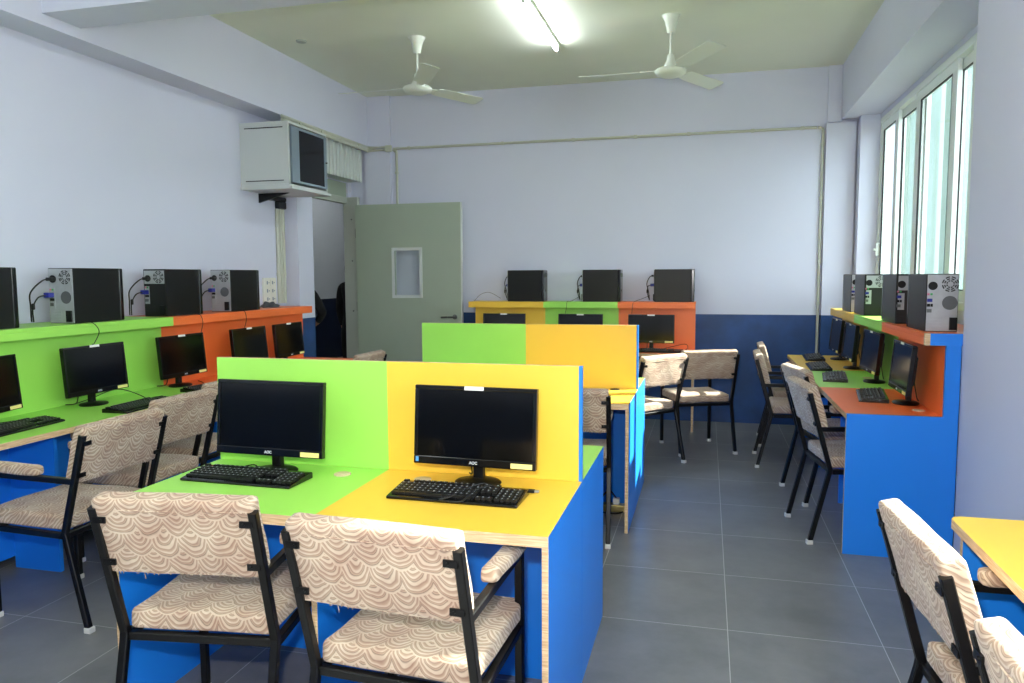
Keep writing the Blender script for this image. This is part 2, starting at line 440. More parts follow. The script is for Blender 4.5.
h = MB().box(XW - .02, XW + .008, 7.525, 7.545, 1.64, 1.76).box(XW - .04, XW - .02, 7.528, 7.542, 1.69, 1.71)
h.build('window_handle', UPVC, w, bevel=.004)
window('window_added', XR + .2, *W2[:2], *W2[2:], [(-2.55, -1.1, 0., .07, .07), (-1.17, .2, .036, .07, .07), (.13, 1.5, 0., .07, .07), (1.43, 2.85, .036, .07, .07)])  # out of view, added to let daylight into the near half of the room

# outside: paving and the pale building across the lane
slab('ground_outside', 1.9, 60, -40, 60, -3.3, -3.2, GROUND)
bld = thing('neighbouring_building', 'pale mint rendered building seen through the window glass', 'building', (6.2, 0, -3.2))
MB().box(0, 6, 12, 60, 0, 14).build('facade', OUTW, bld)
for k in range(8):
    MB().box(-.12, 0, 14.5 + k * 4.2, 14.9 + k * 4.2, 0, 14).build('pilaster', OUTP, bld)

# ------------------------------------------------------------------ door, frame, transom, shutter box
fr = MB()
fx0, fx1 = XL - .03, XL + .02
fr.box(fx0, fx1, 7.66, 7.72, 0, 2.34).box(fx0, fx1, 6.66, 6.69, 0, 2.34).box(fx0, fx1, 6.69, 7.66, 2.27, 2.34)
fr.box(fx1, fx1 + .12, 7.655, 7.72, 0, 2.34)
dfr = fr.build('door_frame', FRAMEM, bevel=.003, kind='structure')
sc = MB()
for z in (.55, 1.1, 1.65, 2.1): sc.lathe([(.009, -.002), (.009, .004)], (XL + .07, 7.653, z), 10, axis='y')
sc.build('frame_screw', METAL, dfr)
for z in (.35, 1.15, 1.95):
    MB().lathe([(.012, -.05), (.012, .05)], (-3.735, 7.665, z), 12).build('hinge', METAL, dfr)
MB().box(XL - .05, XL - .02, 6.66, 7.72, 2.34, 2.50).build('transom_panel', DOORM, dfr)
d = bpy.data.objects.new('door_1', None); C.objects.link(d); d['kind'] = 'structure'; d.location = (-3.72, 7.62, 0)
x1, zt = 1.20, 2.25; vx0, vx1, vz0, vz1 = .445, .745, 1.27, 1.76
lf = MB()
lf.box(0, vx0, 0, .04, .01, zt).box(vx1, x1, 0, .04, .01, zt).box(vx0, vx1, 0, .04, .01, vz0).box(vx0, vx1, 0, .04, vz1, zt)
lf.build('door_leaf', DOORM, d)
g = MB()
for yy0, yy1 in ((-.008, 0.), (.04, .048)):
    g.box(vx0 - .025, vx0 + .008, yy0, yy1, vz0 - .025, vz1 + .025).box(vx1 - .008, vx1 + .025, yy0, yy1, vz0 - .025, vz1 + .025)
    g.box(vx0 + .008, vx1 - .008, yy0, yy1, vz0 - .025, vz0 + .008).box(vx0 + .008, vx1 - .008, yy0, yy1, vz1 - .008, vz1 + .025)
g.build('vision_frame', CABM, d, bevel=.002)
MB().box(vx0, vx1, .017, .023, vz0, vz1).build('vision_pane', GLASS, d)
MB().box(x1, x1 + .012, .0, .04, .01, zt).build('edge_strip', CABM, d)
h = MB().lathe([(.026, 0), (.026, .01), (.012, .012), (.012, .045)], (x1 - .07, 0, 1.045), 20, axis='y')
h.tube(arc([(x1 - .07, -.045, 1.045), (x1 - .12, -.052, 1.045), (x1 - .21, -.048, 1.04)]), .009, 10)
h.build('door_handle', METAL, d)

rb = thing('shutter_hood', 'ribbed pale box above the doorway, under the left ceiling beam', 'shutter box', (-3.85, 6.45, 2.5))
b = MB().box(0, .17, 0, 1.27, .008, .41)
b.build('housing', CABM, rb)
b = MB()
for k in range(17): b.box(.17, .183, .006 + k * .0745, .062 + k * .0745, .0, .405)
b.build('ribbed_front', CABM, rb, bevel=.004)

# ------------------------------------------------------------------ network cabinet and conduits
nc = thing('wall_cabinet', 'light grey wall network cabinet with smoked glass door, above the doorway side', 'cabinet', (XL, 5.735, 2.235))
b = MB().box(0, .46, 0, .66, 0, .02).box(0, .46, 0, .66, .515, .535).box(0, .46, 0, .02, .02, .515).box(0, .46, .64, .66, .02, .515).box(0, .02, .02, .64, .02, .515)
b.build('casing', CABM, nc, bevel=.003)
b = MB().box(.05, .41, -.004, .0, .045, .052).box(.05, .41, -.004, .0, .482, .489)
b.build('vent_slot', DARKG, nc)
b = MB().box(.455, .475, .03, .15, .035, .50).box(.455, .475, .585, .63, .035, .50).box(.455, .475, .15, .585, .035, .055).box(.455, .475, .15, .585, .48, .50)
dr = b.build('door', CABD, nc, bevel=.002)
MB().box(.46, .468, .15, .585, .055, .48).build('door_glass', SMOKE, dr)
MB().lathe([(.008, .475), (.008, .49)], (0, .607, .27), 12, axis='x').build('door_lock', METAL, dr)
MB().box(0, .49, -.01, .67, -.022, 0).build('base_ledge', CABM, nc, bevel=.002)
b = MB().prism([(0, 2.21), (.0, 2.13), (.30, 2.21)], 'y', 5.97, 5.99)
o = b.build('cabinet_bracket', BPLA, nc); o.location = (0, -5.735 + .02, -2.235)

def conduit(label, paths, clips, r=.0135):
    t = thing('wall_conduit', label, 'conduit', paths[0][0], group=None)
    o0 = Vector(paths[0][0])
    for p in paths:
        MB().tube([Vector(q) - o0 for q in p], r, 10).build('pipe', CONDM, t)
    for c in clips:
        c = Vector(c[:3]) - o0; ax = 'z'
        MB().box(c.x - .016, c.x + .016, c.y - .016, c.y + .016, c.z - .016, c.z + .016).build('pipe_clip', CONDM, t, bevel=.004)
    return t
yb = YB - .013
zp = 2.86
conduit('horizontal cream conduit run along the top of the back wall',
        [arc([(-3.33, yb, zp), (0, yb, zp), (.98, yb, zp)], 2)],
        [(x, yb, zp) for x in (-3.15, -2.1, -1.35, -.72, -.2, .4, .85)])
conduit('vertical cream conduit down the right end of the back wall',
        [arc([(.99, yb, zp), (1.025, yb, zp - .01), (1.035, yb, zp - .05), (1.035, yb, zp - .4), (1.035, yb, .5)], 4)],
        [(1.035, yb, z) for z in (2.7, 2.2, 1.6, 1.2)])
conduit('short vertical cream conduit running down behind the open door', [arc([(-3.335, yb, zp - .012), (-3.30, yb, zp - .04), (-3.295, yb, zp - .1), (-3.295, yb, 2.0)], 4)], [(-3.295, yb, 2.6)])
conduit('sloping cream conduit pair under the left beam edge above the cabinet',
        [[(-3.605, 6.0, 2.872), (-3.605, 7.735, 2.872), (-3.40, 7.735, 2.872)], [(-3.605, 6.0, 2.843), (-3.605, 7.735, 2.843), (-3.40, 7.735, 2.843)]],
        [(-3.605, y, 2.861) for y in (6.3, 6.7, 7.1, 7.5)])
jb = MB().box(-3.40, -3.33, 7.72, 7.757, 2.82, 2.89).build('junction_box', CONDM, bevel=.006)
tag(jb, 'small cream junction box where the conduits meet in the back left corner', 'junction box')
for i, (y, nm) in enumerate(((6.255, 'left'), (6.305, 'middle'), (6.35, 'right'))):
    conduit('vertical cream wire duct under the wall cabinet, %s one of three' % {'left': 'nearest the switch board', 'middle': 'middle', 'right': 'nearest the pilaster'}[nm],
            [[(XL + .014, y, 1.235), (XL + .014, y, 2.10)]], [(XL + .014, y, z) for z in (1.5, 1.95)], r=.017 if i != 1 else .013)
b = MB().box(XL, XL + .05, 6.24, 6.37, 2.10, 2.17).box(XL, XL + .07, 6.02, 6.34, 2.165, 2.205)
tag(b.build('cable_bundle', BPLA, bevel=.012), 'black bundle of cable ends between cabinet base and wire ducts', 'cables')

sb = thing('switch_board', 'ivory modular switch board on the left wall beside the last computer tower', 'switch board', (XL, 5.995, 1.235))
MB().box(0, .022, 0, .20, 0, .235).build('face_plate', SWM, sb, bevel=.004)
for r_ in range(3):
    for c_ in range(2):
        b = MB().box(.022, .028, .02 + c_ * .085, .095 + c_ * .085, .015 + r_ * .073, .075 + r_ * .073)
        m_ = b.build('switch_module', SWM, sb, bevel=.002)
        MB().box(.028, .031, .035 + c_ * .085, .05 + c_ * .085, .03 + r_ * .073, .06 + r_ * .073).box(.028, .031, .065 + c_ * .085, .075 + c_ * .085, .04 + r_ * .073, .05 + r_ * .073, ).build('rocker', CABD, m_)

# ------------------------------------------------------------------ desks
def row(name, label, loc, rz, L, D, zs, colour, ends=(False, False), lip=.06, back=.27, joints=(), grommets=(), lipout=.10, group=None, modesty=True, ext=0.):
    """wall bench in its own frame: x along the bench, y from the front edge to the wall"""
    t = thing('computer_desk', label, 'desk', loc, rz, group)
    e0 = .022 if ends[0] else 0.; e1 = .022 if ends[1] else 0.
    MB().box(e0, L - e1, 0, D, .72, .75, 0, faces={'-y': 1, '-z': 2}).build('desktop', [colour, PLY, BLUE], t, bevel=.0015)
    MB().box(e0, L - e1, D, D + .022, .72, zs - lip, 0, faces={'+y': 1}).build('back_panel', [colour, BLUE], t)
    s_ = MB().box(e0 - ext, L - e1, D - lipout, D + back, zs - .022, zs, 0)
    s_.box(e0 - ext, L - e1, D - lipout, D - lipout + .024, zs - lip, zs - .022, 0)
    s_.build('shelf', [colour], t, bevel=.0015)
    if modesty: MB().box(.03, L - .03, D - .14, D - .12, .06, .72).build('modesty_panel', BLUE, t)
    for i, on in enumerate(ends):
        xa = 0 if i == 0 else L - .022
        if on:
            MB().box(xa, xa + .022, .0, D + .068, 0, .75, 0, faces={'-y': 1}).build('end_panel', [BLUE, PLY], t, bevel=.001)
            MB().box(xa, xa + .022, D, D + .068, .75, zs - lip).build('upper_end_panel', BLUE, t)
            MB().box(xa, xa + .022, D - lipout + .025, D + back, zs - lip, zs).build('shelf_end', BLUE, t, bevel=.001)
            MB().box(xa, xa + .022, D - lipout, D - lipout + .025, zs - lip, zs).build('shelf_edge', PLY, t)
    for x in joints:
        MB().box(x - .011, x + .011, .13, D - .14, 0, .72, 0, faces={'-y': 1}).build('divider', [BLUE, BLUE if modesty else PLY], t)
    for x in grommets:
        MB().lathe([(.032, 0), (.032, .0035), (.028, .005)], (x, D - .07, .75), 24).build('grommet', GROM, t)
    return t

ZSL, ZSB, ZSR = 1.215, 1.215, 1.175
# left wall: fronts face +x
row('d', 'green stretch of the long desk along the left wall', (-3.0, .9, 0), PI / 2, 3.42, .55, ZSL, GREEN, joints=(.9, 2.12), back=.28, group=None)
row('d', 'orange stretch of the long desk along the left wall, ending at the pilaster', (-3.0, 4.32, 0), PI / 2, 1.84, .55, ZSL, ORANGE, joints=(.02, .92), back=.28)
# back wall: three colours
row('d', 'yellow section at the left end of the back wall desk', (-2.34, 7.10, 0), 0, .745, .45, ZSB, YELLOW, joints=(.02,), back=.23, modesty=False, ext=.045)
row('d', 'green middle section of the back wall desk', (-1.595, 7.10, 0), 0, .745, .45, ZSB, GREEN, joints=(.02,), back=.23, modesty=False)
row('d', 'orange section at the right end of the back wall desk', (-.85, 7.10, 0), 0, .745, .45, ZSB, ORANGE, joints=(.02, .732), back=.23, modesty=False)
# right wall: local +x runs towards the camera
row('d', 'yellow far section of the desk under the window', (.715, 7.25, 0), -PI / 2, 1.12, .455, ZSR, YELLOW, joints=(.02,), back=.30)
row('d', 'green middle section of the desk under the window', (.715, 6.13, 0), -PI / 2, .94, .455, ZSR, GREEN, joints=(.02,), grommets=(.42,), back=.30)
row('d', 'orange section of the desk under the window with blue end panel', (.715, 5.19, 0), -PI / 2, .984, .455, ZSR, ORANGE, ends=(False, True), joints=(.02,), grommets=(.80,), back=.30)
# near right desk (only its far end is in the picture)
nd = thing('computer_desk', 'yellow desk with worn plywood edge at the right foreground, beside the wall', 'desk', (.715, 2.48, 0), -PI / 2)
pl = [(.03, 0), (2.4, 0), (2.4, .52), (0, .52), (0, .03), (.01, .01)]
b = MB(); n_ = len(pl)
b.add([(x, y, .72) for x, y in pl] + [(x, y, .75) for x, y in pl], [tuple(range(n_))[::-1], tuple(range(n_, 2 * n_))] + [(i, (i + 1) % n_, n_ + (i + 1) % n_, n_ + i) for i in range(n_)], [0, 0] + [1] * n_)
b.build('desktop', [YELLOW, PLY], nd, bevel=.0015)
MB().box(.02, .042, .03, .50, 0, .72, 0, faces={'-y': 1}).build('end_panel', [BLUE, PLY], nd)
MB().box(.042, 2.4, .40, .42, .06, .72).build('modesty_panel', BLUE, nd)
MB().box(1.1, 1.122, .03, .40, 0, .72, 0, faces={'-y': 1}).build('divider', [BLUE, PLY], nd)

def pod(label, x0, x1, y0, yp, y1, cl, cr, bl, br, zt=1.16, holes=()):
    """double sided desk: front half y0..yp, back half yp..y1, partition at yp"""
    t = thing('double_sided_desk', label, 'desk', ((x0 + x1) / 2, yp, 0)); ox, oy = (x0 + x1) / 2, yp
    xm = ox - .004; p = .02
    def bx(name, mats, *a, faces=None, bevel=.0015):
        a = list(a); a[0] -= ox; a[1] -= ox; a[2] -= oy; a[3] -= oy
        return MB().box(*a, 0, faces=faces).build(name, mats, t, bevel=bevel)
    for nm, c, xa, xb, ya, yb_ in (('l', cl, x0, xm, y0, yp), ('r', cr, xm, x1, y0, yp), ('l', bl, x0, xm, yp + p, y1), ('r', br, xm, x1, yp + p, y1)):
        bx('desktop', [c, PLY, BLUE], xa, xb, ya, yb_, .717, .75, faces={'-y' if ya == y0 else '+y': 1, '-z': 2, '-x': 2, '+x': 2}, bevel=0)
    for a_, b_, c in ((x0, xm, cl), (xm, x1 - .012, cr)):
        bx('partition_panel', [c, PLY], a_, b_, yp, yp + p, .75, zt, faces={'+z': 1})
    bx('partition_core', BLUE, x0 + p, x1 - p, yp + .001, yp + p - .001, .0, .716)
    bx('partition_end', BLUE, x1 - .012, x1, yp, yp + p, .0, zt)
    for xa in (x0, x1 - p, xm - .011):
        mid = xa == xm - .011
        top = .7165
        e = .012 if mid else 0
        bx('side_panel', [BLUE, PLY], xa, xa + p, y0 + e + (.004 if not mid else 0), yp, 0, top, faces={'-y': 1})
        bx('side_panel', [BLUE, PLY], xa, xa + p, yp + p, y1 - e, 0, top, faces={'+y': 1})
    # ply end strips that close the desktop corners over the side panels
    for x, y, ok in holes:
        MB().lathe([(.031, 0), (.031, .0035), (.027, .005)], (x - ox, y - oy, .75), 24, sx=1.).build('grommet', GROM if ok else HOLE, t)
    return t
pod('near double-sided desk with green left and yellow right halves, in the foreground', -1.88, -.417, 2.01, 2.595, 3.17, GREEN, YELLOW, YELLOW, GREEN,
    holes=((-.975, 2.49, True), (-1.29, 2.49, True)))
pod('far double-sided desk with green and yellow partition, behind the near one', -1.88, -.417, 4.25, 4.83, 5.39, GREEN, YELLOW, YELLOW, GREEN, holes=((-.56, 4.79, False),))

# ------------------------------------------------------------------ chairs
def make_chair(label):
    t = thing('armchair', label, 'chair')
    W = .235
    for s in (-1, 1):
        x = s * W
        lg = MB().sq([(x, -.095, .012), (x, -.004, .395), (x, 0, .42), (x, -.115, .835)]).build('leg', BLACKM, t)
        MB().box(x - .0155, x + .0155, -.113, -.08, 0, .024).build('foot_cap', CAPW, lg, bevel=.003)
        lg = MB().sq([(x * .93, .41, .012), (x * .93, .41, .652)]).build('leg', BLACKM, t)
        MB().box(x * .93 - .0155, x * .93 + .0155, .3945, .4255, 0, .024).build('foot_cap', CAPW, lg, bevel=.003)
        MB().sq([(x, -.058, .640), (x * .93, .3975, .640)]).build('arm_rail', BLACKM, t)
        cushion('arm_pad', .052, .29, .045, .016, t, FAB, (x * .935, .275, .672), n=8, wob=.0015, seed=3 + s)
        for z in (.80, .665):
            b = MB(); y = -(z - .42) / .415 * .115
            b.box(min(x, x - s * .038), max(x, x - s * .038), y - .0165, y - .0115, z - .009, z + .009)
            b.lathe([(.004, .0165), (.004, .020)], (x - s * .026, y, z), 8, axis='y')
            b.build('back_bracket', BLACKM, t)
    b = MB().sq([(-W + .012, .008, .405), (W - .012, .008, .405)], up=Vector((0, 0, 1))).sq([(-W * .93 + .012, .41, .405), (W * .93 - .012, .41, .405)], up=Vector((0, 0, 1)))
    b.sq([(-W, .012, .405), (-W * .93, .3975, .405)]).sq([(W, .012, .405), (W * .93, .3975, .405)])
    b.build('seat_frame', BLACKM, t)
    cushion('seat', .448, .435, .066, .017, t, FAB, (0, .225, .453), crown=.012, n=16, wob=.002, seed=5)
    tilt = math.atan2(.115, .415)
    z0, z1 = .628, .872; zm = (z0 + z1) / 2; ym = -(zm - .42) / .415 * .115 + .024
    bk = cushion('backrest', .472, .058, z1 - z0, .014, t, FAB, (0, ym, zm), (tilt, 0, 0), crown=.004, n=16, wob=.0022, seed=9)
    # frayed lower hem
    b = MB(); rnd = random.Random(4)
    for k in range(26):
        x = rnd.uniform(-.22, .22); l = rnd.uniform(.001, .006) + (.014 if k == 7 else 0)
        b.box(x - .0007, x + .0007, -.026, -.0245, -(z1 - z0) / 2 - l, -(z1 - z0) / 2 + .012)
    b.box(-.225, .225, -.0265, -.0245, -(z1 - z0) / 2 + .004, -(z1 - z0) / 2 + .014)
    b.build('frayed_hem', FAB, bk)
    MB().tube([(-.228, -.0275, .092), (-.08, -.030, .090), (.08, -.030, .091), (.228, -.0275, .094)], .0022, 6).build('seam', FAB, bk)
    return t
R_ = math.radians
chairs = [
    ('patterned armchair in the foreground in front of the yellow desk half', (-.783, 1.770, 0), -3.6),
    ('patterned armchair in the foreground in front of the green desk half', (-1.442, 1.860, 0), 8.0),
    ('patterned armchair at the left wall desk, nearest the camera', (-2.567, 2.741, 0), 89),
    ('second patterned armchair from the camera at the left wall desk', (-2.725, 3.36, 0), 88.9),
    ('third patterned armchair at the left wall desk, mostly hidden by the second', (-2.86, 3.93, 0), 91),
    ('patterned armchair near the doorway, only the top of its back showing', (-2.70, 5.55, 0), 88),
    ('patterned armchair nearest the camera at the desk under the window', (.628, 4.57, 0), -81.7),
    ('second patterned armchair from the camera at the desk under the window', (.673, 5.286, 0), -77.8),
    ('third patterned armchair at the desk under the window, by the yellow section', (.493, 6.224, 0), -90.9),
    ('farthest patterned armchair at the desk under the window, beside the back wall', (.565, 6.98, 0), -92),
    ('patterned armchair at the yellow desk in the right foreground', (.60, 1.975, 0), -86.5),
    ('patterned armchair at the right edge of the picture, only its back corner visible', (.603, 1.238, 0), -88),
    ('patterned armchair standing turned in front of the navy back wall', (-.008, 6.40, 0), 22.7),
    ('sunlit patterned armchair turned sideways beside the far double-sided desk', (-.383, 5.898, 0), 49),
    ('patterned armchair pushed up to the yellow end of the far double-sided desk, between both desks', (-.742, 4.074, 0), 4.9),
]
ch0 = None
for lab, loc, a in chairs:
    if ch0 is None:
        ch0 = make_chair(lab); ch0.location = loc; ch0.rotation_euler = (0, 0, R_(a)); ch0['group'] = 'patterned armchairs'
    else: dup(ch0, loc, R_(a), lab)

# ------------------------------------------------------------------ monitors
def text_mesh(s, size, name, m, parent, loc, rot, depth=.0006):
    cu = bpy.data.curves.new(name, 'FONT'); cu.body = s; cu.size = size; cu.align_x = 'CENTER'; cu.align_y = 'CENTER'; cu.extrude = depth; cu.offset = size * .02
    tmp = bpy.data.objects.new('tmp', cu); C.objects.link(tmp)
    dg = bpy.context.evaluated_depsgraph_get(); me = bpy.data.meshes.new_from_object(tmp.evaluated_get(dg))
    bpy.data.objects.remove(tmp); me.materials.clear(); me.materials.append(m)
    o = bpy.data.objects.new(name, me); C.objects.link(o); o.parent = parent; o.location = loc; o.rotation_euler = rot
    return o

def make_monitor(label, top=True, yel=True, blue=True):
    """faces -y, origin under the stand on the desktop"""
    t = thing('computer_monitor', label, 'monitor')
    w, z0, z1 = .2225, .070, .346
    til = Matrix.Translation((0, -.04, z0)) @ Matrix.Rotation(R_(-5), 4, 'X') @ Matrix.Translation((0, .0, -z0))
    b = MB()
    bz = .0135
    b.box(-w, w, -.010, .014, z0, z0 + .028, M=til).box(-w, w, -.010, .014, z1 - bz, z1, M=til).box(-w, -w + bz, -.010, .014, z0 + .028, z1 - bz, M=til).box(w - bz, w, -.010, .014, z0 + .028, z1 - bz, M=til)
    cs = b.build('bezel', BGLO, t, bevel=.0025)
    b = MB().box(-w + .004, w - .004, .012, .020, z0 + .004, z1 - .004, M=til)
    b.prism([(.020, z0 + .03), (.044, z0 + .06), (.044, z1 - .07), (.020, z1 - .03)], 'x', -.15, .15, M=til)
    b.build('rear_shell', BPLA, t, bevel=.003)
    MB().box(-w + bz - .001, w - bz + .001, -.006, .012, z0 + .027, z1 - bz + .001, M=til).build('screen', SCREEN, t)
    text_mesh('AOC', .0135, 'maker_logo', LOGO, cs, til @ Vector((0, -.0108, z0 + .013)), (PI / 2 - R_(5), 0, 0))
    if top: MB().box(-.037, .033, -.0114, -.0102, z1 - .013, z1 + .0005, M=til).build('top_sticker', LABW, cs)
    if yel: MB().box(w - .088, w - .012, -.0114, -.0102, z0 + .004, z0 + .021, M=til).build('asset_sticker', LABY, cs)
    if blue:
        MB().box(-w + .008, -w + .019, -.0114, -.0102, z0 + .007, z0 + .024, M=til).build('energy_sticker', LABB, cs)
    MB().box(-.019, .019, .0, .026, .012, z0 + .07).build('stand_neck', BPLA, t, bevel=.004)
    MB().lathe([(.082, 0), (.084, .006), (.078, .011), (.03, .017), (.018, .02)], (0, .0, 0), 40, sx=1., sy=.82).build('stand_base', BPLA, t)
    MB().tube(arc([(-.03, .045, .13), (-.045, .06, .06), (-.05, .075, .012), (-.08, .12, .006)]), .003, 8).build('video_cable', CABLE, t)
    return t
MZ = .7502
m0 = make_monitor('black monitor on the yellow half of the near double-sided desk'); m0['group'] = 'desk monitors'
m0.location = (-.768, 2.49, MZ); m0.rotation_euler = (0, 0, R_(-2.3))
m1 = make_monitor('black monitor without a top sticker on the green half of the near double-sided desk', top=False, blue=False); m1['group'] = 'desk monitors'
m1.location = (-1.553, 2.473, MZ); m1.rotation_euler = (0, 0, R_(-1.7))
m2 = make_monitor('black monitor at the left picture edge on the green left wall desk', blue=False); m2['group'] = 'desk monitors'
m2.location = (-3.365, 2.83, MZ); m2.rotation_euler = (0, 0, R_(100))
for lab, x, y, a in (
    ('black monitor with yellow sticker on the green left wall desk, right of the edge one', -3.41, 3.57, 90),
    ('black monitor in front of the green to orange joint on the left wall desk', -3.42, 4.325, 90),
    ('black monitor on the orange left wall desk, second from the pilaster', -3.39, 5.05, 91),
    ('black monitor on the orange left wall desk, nearest the pilaster', -3.39, 5.61, 92),
    ('black monitor on the yellow left section of the back wall desk', -2.0, 7.46, 0),
    ('black monitor on the green middle section of the back wall desk', -1.215, 7.46, 0),
    ('black monitor on the orange section of the back wall desk', -.52, 7.46, -2),
    ('black monitor on the orange section of the desk under the window', 1.09, 4.62, -91),
    ('black monitor on the green section of the desk under the window', 1.10, 5.50, -88),
    ('black monitor at the near end of the yellow section under the window', 1.10, 6.28, -90),
    ('farthest black monitor under the window, next to the back wall', 1.10, 6.92, -89)):
    dup(m2, (x, y, MZ), R_(a), lab)

# ------------------------------------------------------------------ keyboards
def make_keyboard(label):
    t = thing('computer_keyboard', label, 'keyboard')
    MB().prism([(-.078, 0), (.078, 0), (.078, .022), (.055, .024), (-.060, .012), (-.078, .009)], 'x', -.2225, .2225).build('keyboard_body', BGLO, t, bevel=.003)
    def keys(name, xs, rows, kw, kd):
        b = MB()
        for y in rows:
            for x in xs:
                z = .012 + (y + .060) / .115 * .012
                b.box(x, x + kw * .86, y, y + kd * .82, z - .002, z + .0075)
                b.box(x + .003, x + .007, y + kd * .45, y + kd * .70, z + .0075, z + .0078, 1)
        return b.build(name, [KEYM, KEYP], t)
    rows = [-.056 + .0195 * k for k in range(5)]
    keys('letter_keys', [-.212 + .019 * k for k in range(15)], rows[1:], .019, .0195)
    b = MB()
    for x, w in ((-.212, .024), (-.186, .019), (-.165, .022), (-.141, .11), (-.029, .022), (-.005, .019), (.016, .019), (.037, .024)):
        b.box(x, x + w, rows[0], rows[0] + .016, .0105, .0195)
    b.build('bottom_keys', KEYM, t)
    keys('function_keys', [-.175 + .0205 * k for k in range(12)], [.047], .019, .018)
    keys('escape_key', [-.212], [.047], .019, .018)
    keys('arrow_keys', [.078 + .019 * k for k in range(3)], [rows[0]], .019, .0195)
    keys('navigation_keys', [.078 + .019 * k for k in range(3)], [rows[3], rows[4], .047], .019, .0195)
    keys('number_keys', [.141 + .019 * k for k in range(4)], rows, .019, .0195)
    return t
KG = 'desk keyboards'
k0 = make_keyboard('black keyboard with its cable tied round it, on the yellow half of the near desk'); k0['group'] = KG
k0.location = (-.785, 2.318, MZ); k0.rotation_euler = (0, 0, R_(-1.0))
kbs = (('black keyboard on the green half of the near double-sided desk', -1.595, 2.347, -1.5),
    ('black keyboard at the left picture edge on the green left wall desk', -3.215, 2.885, 94),
    ('black keyboard below the second monitor of the left wall desk', -3.085, 3.575, 93),
    ('black keyboard on the orange start of the left wall desk', -3.13, 4.29, 84),
    ('black keyboard on the orange section of the desk under the window', .955, 4.83, -98),
    ('black keyboard on the green section of the desk under the window', .875, 5.66, -97),
    ('black keyboard straddling the green and yellow sections under the window', .85, 6.27, -92),
    ('farthest black keyboard on the yellow section under the window', .90, 6.95, -93),
    ('black keyboard on the orange section of the back wall desk', -.43, 7.24, 1))
for lab, x, y, a in kbs: dup(k0, (x, y, MZ), R_(a), lab)
# the tied cable belongs to the first one only
MB().tube(arc([(.10, .08, .012), (.07, .06, .034), (.03, .0, .030), (.00, -.06, .020), (-.03, -.086, .012), (.04, -.084, .012), (.06, -.03, .030), (.10, .04, .034), (.13, .083, .012), (.18, .10, .006), (.215, .105, .006)]), .0026, 8).build('tied_cable', CABLE, k0)
MB().box(.205, .235, .096, .114, .002, .011).box(.235, .250, .099, .111, .003, .010, 1).build('usb_plug', [CABLE, SILV], k0, bevel=.001)
def cable(label, pts, r=.0025, m=CABLE):
    p0 = Vector(pts[0]); o = MB().tube([p - p0 for p in arc(pts)], r, 8).build('cable', m, loc=p0)
    return tag(o, label, 'cable')
z = MZ + .003
cable('thin cable from the edge keyboard looping on the green left wall desk', [(-3.30, 3.02, z + .012), (-3.40, 3.05, z), (-3.44, 2.93, z), (-3.50, 2.90, z)])
cable('thin looping keyboard cable beside the second monitor on the left wall desk', [(-3.165, 3.66, z + .012), (-3.28, 3.83, z), (-3.40, 3.75, z + .06), (-3.48, 3.62, z + .02), (-3.52, 3.55, z)])
cable('thin keyboard cable in front of the monitor base on the orange left wall desk', [(-3.21, 4.33, z + .012), (-3.3, 4.40, z), (-3.36, 4.48, z), (-3.45, 4.55, z)])
cable('short keyboard cable heaped behind the keyboard on the green near desk half', [(-1.60, 2.436, z + .012), (-1.64, 2.46, z + .02), (-1.70, 2.455, z + .004), (-1.66, 2.50, z), (-1.60, 2.53, z)])
cable('thin cable looping from the keyboard of the back wall orange desk', [(-.22, 7.26, z), (-.17, 7.36, z + .03), (-.2, 7.44, z + .06), (-.33, 7.45, z + .03), (-.42, 7.53, z)])

